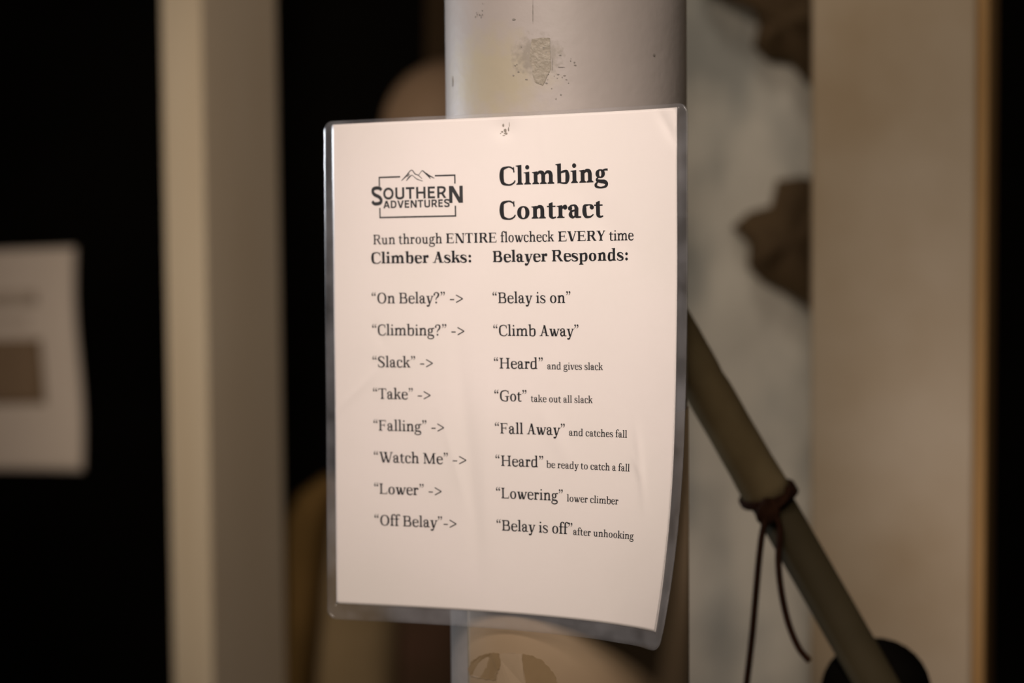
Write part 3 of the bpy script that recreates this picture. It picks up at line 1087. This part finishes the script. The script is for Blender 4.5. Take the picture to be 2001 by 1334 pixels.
# scrap of tape and dirt at the top of the sheet
dirt = []
for cx, cy, rx, ry in [(109.7, 4.7, .7, 1.0), (110.9, 7.6, 1.0, 1.2), (109.0, 8.3, .8, .6), (111.3, 9.3, 1.3, .7), (112.9, 7.2, .4, 1.5), (108.0, 9.2, .4, .4), (113.5, 4.6, .25, 1.6), (110.0, 10.4, .9, .35)]:
    r = random.Random(int(cx * 10))
    dirt.append([(cx + rx * math.cos(TAU * k / 10) * r.uniform(.6, 1.2), cy + ry * math.sin(TAU * k / 10) * r.uniform(.6, 1.2)) for k in range(10)])
print_polys('dirt_mark', dirt, mat('grey_dirt', (0.19, 0.17, 0.145), 0.8, 0.1, 900, (0.42, 0.38, 0.33), 0.8), paper)

# ---------------------------------------------------------------- square timber post on the left
c0 = at(401, 667, 2.05)
s, a = 0.0882, math.radians(35.5)
nl = Vector((-math.cos(a), -math.sin(a)))      # outward normal of its left face
nr = Vector((math.sin(a), -math.cos(a)))       # outward normal of its right face
cc = Vector((c0.x, c0.y)) - (nl + nr) * (s / 2)
o = obj('timber_post', *prism(rounded_square(cc.x, cc.y, s, s, 0.004, math.atan2(nr.y, nr.x)), 0, 2.9), M['timber'])
tag(o, 'square cream-painted timber post standing left of the sheet before the black wall', 'post')

# ---------------------------------------------------------------- wide post on the right
b = math.radians(-17)
nR, nF = Vector((math.cos(b), math.sin(b))), Vector((math.sin(b), -math.cos(b)))
PY = 1.66
pl, pr = at(1583, 667, PY), at(1903, 667, PY - 0.04)
w = (Vector((pr.x, pr.y)) - Vector((pl.x, pl.y))).length
front = (Vector((pr.x, pr.y)) - Vector((pl.x, pl.y))).normalized()
nF = Vector((front.y, -front.x))
dep = 0.09
cpt = (Vector((pl.x, pl.y)) + Vector((pr.x, pr.y))) / 2 - nF * (dep / 2)
post = empty('wide_post', (cpt.x, cpt.y, 0))
tag(post, 'wide cream post on the right edge, behind the leaning pole', 'post')
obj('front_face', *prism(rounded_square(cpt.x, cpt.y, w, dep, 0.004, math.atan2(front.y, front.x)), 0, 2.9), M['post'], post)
e = Vector((pr.x, pr.y)) - nF * (dep / 2) + front * 0.005
tag(obj('edge_strip', *prism(rounded_square(e.x, e.y, 0.0098, dep, 0.003, math.atan2(front.y, front.x)), 0, 2.9), M['bare_wood'], post), 'bare brown timber edge')

# ---------------------------------------------------------------- climbing holds on the grey wall
def hold(name, outline, y, depth, label, seed):
    pts = [at(px, py, y) for px, py in outline]
    c = sum(pts, Vector()) / len(pts)
    rows = []
    dense = []
    for i, p in enumerate(pts):
        q = pts[(i + 1) % len(pts)]
        dense += [p.lerp(q, k / 4) for k in range(4)]
    for t, sc in ((0, 1.0), (0.35, 1.0), (0.7, 0.9), (0.92, 0.66), (1.0, 0.3)):
        rows.append([Vector((c.x + (p.x - c.x) * sc, y - depth * t * (1 + 0.25 * noise.noise(p * 25 + Vector((seed, 0, 0)))), c.z + (p.z - c.z) * sc)) for p in dense])
    n = len(dense)
    v = [p for r in rows for p in r] + [Vector((c.x, y - depth * 1.02, c.z))]
    f = [tuple(range(n))]
    for k in range(len(rows) - 1):
        for i in range(n):
            f.append((k * n + i, k * n + (i + 1) % n, (k + 1) * n + (i + 1) % n, (k + 1) * n + i))
    last = (len(rows) - 1) * n
    f += [(last + i, last + (i + 1) % n, len(v) - 1) for i in range(n)]
    o = obj(name, v, f, M['hold'])
    tag(o, label, 'climbing hold', 'dark brown holds on the grey wall')


hold('climbing_hold', [(1516, 352), (1570, 345), (1640, 380), (1660, 520), (1600, 640), (1572, 596), (1532, 572), (1486, 550), (1460, 520), (1462, 478), (1430, 443), (1462, 414), (1505, 402)],
     2.022, 0.035, 'dark brown climbing hold halfway up the grey wall, beside the wide post', 1)
hold('climbing_hold', [(1370, -20), (1420, 6), (1470, 22), (1480, 50), (1470, 92), (1500, 122), (1545, 128), (1580, 168), (1640, 150), (1660, 20), (1620, -60), (1450, -70)],
     2.022, 0.035, 'dark brown climbing hold at the top of the grey wall, cut by the frame', 5)

# ---------------------------------------------------------------- pole leaning behind the column
PYY = CD + CR + 0.0165
ax0, ax1 = at(1030, 147, PYY), at(1642, 1213, PYY)
dirn = (ax1 - ax0).normalized()
foot = ax0 + dirn * ((ax0.z - 0.012) / -dirn.z)
knot_c = at(1507, 977, PYY)
pole = empty('leaning_pole', (foot.x, foot.y, 0))
tag(pole, 'dark olive pole leaning diagonally behind the column, with a cord tied round it', 'pole')
obj('shaft', *tube([ax0, foot], 0.0136, 28), M['rod'], pole)
tl = (knot_c - ax0).length
sp, sr = [], []
for i in range(41):
    t = i / 40 * (tl - 0.002)
    p = ax0 + dirn * t
    bulge = 0.0148 + 0.0012 * max(0, 1 - (tl - t) / 0.03) - (0.0009 * math.exp(-((t - (at(1372, 742, PYY) - ax0).length) / 0.004) ** 2))
    sp.append(p)
    sr.append(bulge + 0.0003 * noise.noise(Vector((t * 60, 0, 0))))
tag(obj('cloth_sleeve', *tube([ax0 - dirn * 0.001] + sp, [0.012] + sr, 28), M['rod_sleeve'], pole), 'slightly thicker olive cloth sleeve')
# round black rubber hub clamped on the pole
hc = at(1712, 1354, PYY + 0.026)
hv, hf = [], []
for j in range(17):
    for i in range(32):
        t, ph = math.pi * j / 16, TAU * i / 32
        hv.append(hc + Vector((0.0365 * math.sin(t) * math.cos(ph), 0.028 * math.sin(t) * math.sin(ph), 0.0365 * math.cos(t))))
for j in range(16):
    for i in range(32):
        hf.append((j * 32 + i, j * 32 + (i + 1) % 32, (j + 1) * 32 + (i + 1) % 32, (j + 1) * 32 + i))
obj('rubber_hub', hv, hf, M['rubber'], pole)
obj('rubber_foot', *tube([foot - dirn * 0.05, foot], 0.018, 20), M['rubber'], pole)

# cord: a double loop round the pole, a knot and two hanging ends
knot = at(1500, 1000, PYY - 0.0185)
cord = empty('cord', knot)
tag(cord, 'thin rust-brown cord knotted round the leaning pole, two ends hanging', 'cord')
side = dirn.cross(Vector((0, 1, 0))).normalized()
lp = []
for i in range(57):
    t = TAU * i / 28
    q = at(1501, 967, PYY) + dirn * (0.004 * math.cos(t + .6) + 0.0045 * (i / 56 - .5))
    lp.append(q + side * 0.0169 * math.cos(t) + Vector((0, 1, 0)) * 0.0169 * math.sin(t) )
obj('loop', *tube(lp, 0.0019, 10), M['cord'], cord)
kv, kf = [], []
for j in range(11):
    for i in range(16):
        t, ph = math.pi * j / 10, TAU * i / 16
        r = 0.0062 * (1 + .2 * math.sin(3 * ph + 2 * t))
        kv.append(knot + Vector((r * 1.15 * math.sin(t) * math.cos(ph), r * 0.7 * math.sin(t) * math.sin(ph), r * 1.25 * math.cos(t))))
for j in range(10):
    for i in range(16):
        kf.append((j * 16 + i, j * 16 + (i + 1) % 16, (j + 1) * 16 + (i + 1) % 16, (j + 1) * 16 + i))
obj('knot', kv, kf, M['cord'], cord)
kp = smooth_path([at(x, y, PYY - 0.019) for x, y in [(1542, 950), (1538, 970), (1522, 986), (1503, 997)]], 6)
obj('loop', *tube(kp, 0.0025, 10), M['cord'], cord)
yk = PYY - 0.0205
st = smooth_path([at(x, y, yk) for x, y in [(1500, 1000), (1490, 1040), (1484, 1085), (1478, 1150), (1470, 1240), (1458, 1345), (1448, 1440)]])
obj('strand', *tube(st, 0.0021, 10), M['cord'], cord)
st = smooth_path([at(x, y, yk) for x, y in [(1508, 998), (1524, 1030), (1521, 1090), (1526, 1150), (1540, 1215), (1560, 1264), (1581, 1291)]])
obj('strand', *tube(st, 0.0021, 10), M['cord'], cord)

# ---------------------------------------------------------------- poster on the black wall, far left
PWY = WALL_Y - 0.004
TR, BR, TLp, BLp = at(148, 483, PWY), at(166, 917, PWY), at(-188, 496, PWY), at(-176, 918, PWY)


def poster_pt(u, v, lift=0.0):
    top, bot = TLp.lerp(TR, u), BLp.lerp(BR, u)
    p = top.lerp(bot, v)
    p.x += 0.0028 * math.sin(v * math.pi * 2 + math.pi) * u
    p.y -= 0.012 * max(0, u - .5) ** 2 * 4 * v + lift
    return p


def poster_slab(u0, u1, v0, v1, l0, l1, nu=24, nv=30):
    v, f = [], []
    for l in (l0, l1):
        v += [poster_pt(u0 + (u1 - u0) * i / nu, v0 + (v1 - v0) * j / nv, l) for j in range(nv + 1) for i in range(nu + 1)]
    n, w_ = (nu + 1) * (nv + 1), nu + 1
    for j in range(nv):
        for i in range(nu):
            p = j * w_ + i
            f += [(p, p + 1, p + w_ + 1, p + w_), (n + p, n + p + w_, n + p + w_ + 1, n + p + 1)]
    rim = list(range(nu)) + [j * w_ + nu for j in range(nv)] + [nv * w_ + i for i in range(nu, 0, -1)] + [j * w_ for j in range(nv, 0, -1)]
    for i, p in enumerate(rim):
        q = rim[(i + 1) % len(rim)]
        f.append((p, q, n + q, n + p))
    return v, f


poster = empty('poster', poster_pt(.5, 1))
tag(poster, 'white paper notice with a brown block, on the black wall at far left', 'poster')
obj('sheet', *poster_slab(0, 1, 0, 1, 0, 0.0004), M['poster_paper'], poster)
obj('printed_block', *poster_slab(0.26, 0.785, 0.405, 0.70, 0.0005, 0.0007, 8, 8), M['poster_print'], poster)
obj('printed_line', *poster_slab(0.22, 0.775, 0.19, 0.255, 0.0005, 0.0007, 8, 2), M['poster_text'], poster)
obj('printed_line', *poster_slab(0.30, 0.72, 0.315, 0.34, 0.0005, 0.0007, 8, 2), M['poster_text'], poster)

# ---------------------------------------------------------------- brown helmet hanging on the black wall
HY = WALL_Y - 0.085
hc = at(884, 252, HY)
hel = empty('helmet', hc)
tag(hel, 'rounded brown helmet hanging on the black wall, half hidden by the column', 'helmet')
v, f = [], []
NJ, NI = 14, 48
for j in range(NJ + 1):
    t = math.pi * 0.56 * j / NJ
    for i in range(NI):
        ph = TAU * i / NI
        rib = 1 + 0.012 * math.cos(6 * ph) * math.sin(t)
        v.append(hc + Vector((0.0835 * math.sin(t) * math.cos(ph) * rib, 0.079 * math.sin(t) * math.sin(ph) * rib, 0.083 * math.cos(t))))
for j in range(NJ):
    for i in range(NI):
        f.append((j * NI + i, j * NI + (i + 1) % NI, (j + 1) * NI + (i + 1) % NI, (j + 1) * NI + i))
f.append(tuple(range(NJ * NI, NJ * NI + NI)))
obj('shell', v, f, M['helmet'], hel)
rim = [hc + Vector((0.083 * math.cos(TAU * i / 48), 0.0785 * math.sin(TAU * i / 48), -0.0155)) for i in range(49)]
obj('rim', *tube(rim, 0.004, 8), M['webbing'], hel)
s0, s1 = at(858, 128, HY + 0.02), at(860, -60, WALL_Y - 0.012)
sd = Vector((0.017, 0, 0))
obj('hanging_strap', *join(([s0 - sd, s0 + sd, s1 + sd, s1 - sd, s0 - sd + Vector((0, .004, 0)), s0 + sd + Vector((0, .004, 0)), s1 + sd + Vector((0, .004, 0)), s1 - sd + Vector((0, .004, 0))],
                            [(0, 1, 2, 3), (7, 6, 5, 4), (0, 4, 5, 1), (1, 5, 6, 2), (2, 6, 7, 3), (3, 7, 4, 0)])), M['webbing'], hel, smooth=False)
for sgn in (-1, 1):
    ps = smooth_path([hc + Vector((sgn * 0.07, 0, -0.016)), hc + Vector((sgn * 0.05, -0.01, -0.08)), hc + Vector((0, -0.015, -0.12))])
    obj('chin_strap', *tube(ps, 0.004, 8), M['webbing'], hel)
obj('hook', *tube(smooth_path([s1 + Vector((0, 0.03, 0.0)), s1 + Vector((0, -0.005, 0.0)), s1 + Vector((0, -0.02, 0.012))], 5), 0.004, 10), M['rubber'], hel)

# ---------------------------------------------------------------- brown jacket hanging on the black wall
JY = WALL_Y - 0.07


def loft(rings, n=28):
    """rings: (px centre, py, half width px, half depth m)"""
    v, f = [], []
    for px, py, hw, hd in rings:
        c, e_ = at(px, py, JY), at(px + hw, py, JY)
        rx = (e_ - c).length
        for i in range(n):
            t = TAU * i / n
            v.append(c + Vector((rx * math.copysign(abs(math.cos(t)) ** .8, math.cos(t)), hd * math.copysign(abs(math.sin(t)) ** .8, math.sin(t)) + 0.0015 * math.sin(5 * t + py * .02), 0)))
    for k in range(len(rings) - 1):
        for i in range(n):
            f.append((k * n + i, k * n + (i + 1) % n, (k + 1) * n + (i + 1) % n, (k + 1) * n + i))
    f += [tuple(range(n))[::-1], tuple(range((len(rings) - 1) * n, len(rings) * n))]
    return v, f


jk = empty('jacket', at(740, 1700, JY))
tag(jk, 'brown jacket hanging on the black wall, below and left of the sheet', 'jacket')
obj('body', *loft([(745, 900, 60, .025), (730, 950, 75, .035), (715, 1040, 80, .042), (705, 1150, 82, .046), (698, 1250, 84, .048), (692, 1400, 88, .05), (690, 1700, 92, .05)]), M['jacket'], jk)
obj('lining', *loft([(820, 960, 66, .02), (830, 1100, 78, .026), (835, 1250, 80, .026), (840, 1700, 84, .026)]), M['lining'], jk)
obj('sleeve', *loft([(655, 930, 24, .030), (625, 965, 42, .040), (607, 1010, 43, .046), (602, 1080, 40, .050), (599, 1180, 36, .052), (590, 1300, 32, .052), (584, 1450, 29, .05), (580, 1650, 27, .045)]), M['sleeve'], jk)
obj('sleeve', *loft([(905, 960, 30, .03), (935, 1010, 40, .04), (945, 1150, 38, .045), (950, 1400, 32, .045), (952, 1650, 28, .04)]), M['sleeve'], jk)
obj('collar', *tube([at(700, 915, JY - .02), at(745, 890, JY - .03), at(800, 888, JY - .03), at(850, 915, JY - .02)], 0.012, 12), M['sleeve'], jk)
hk = at(775, 880, WALL_Y)
obj('hook', *tube([hk, hk + Vector((0, -.08, 0)), hk + Vector((0, -.09, .015))], 0.004, 10), M['rubber'], jk)
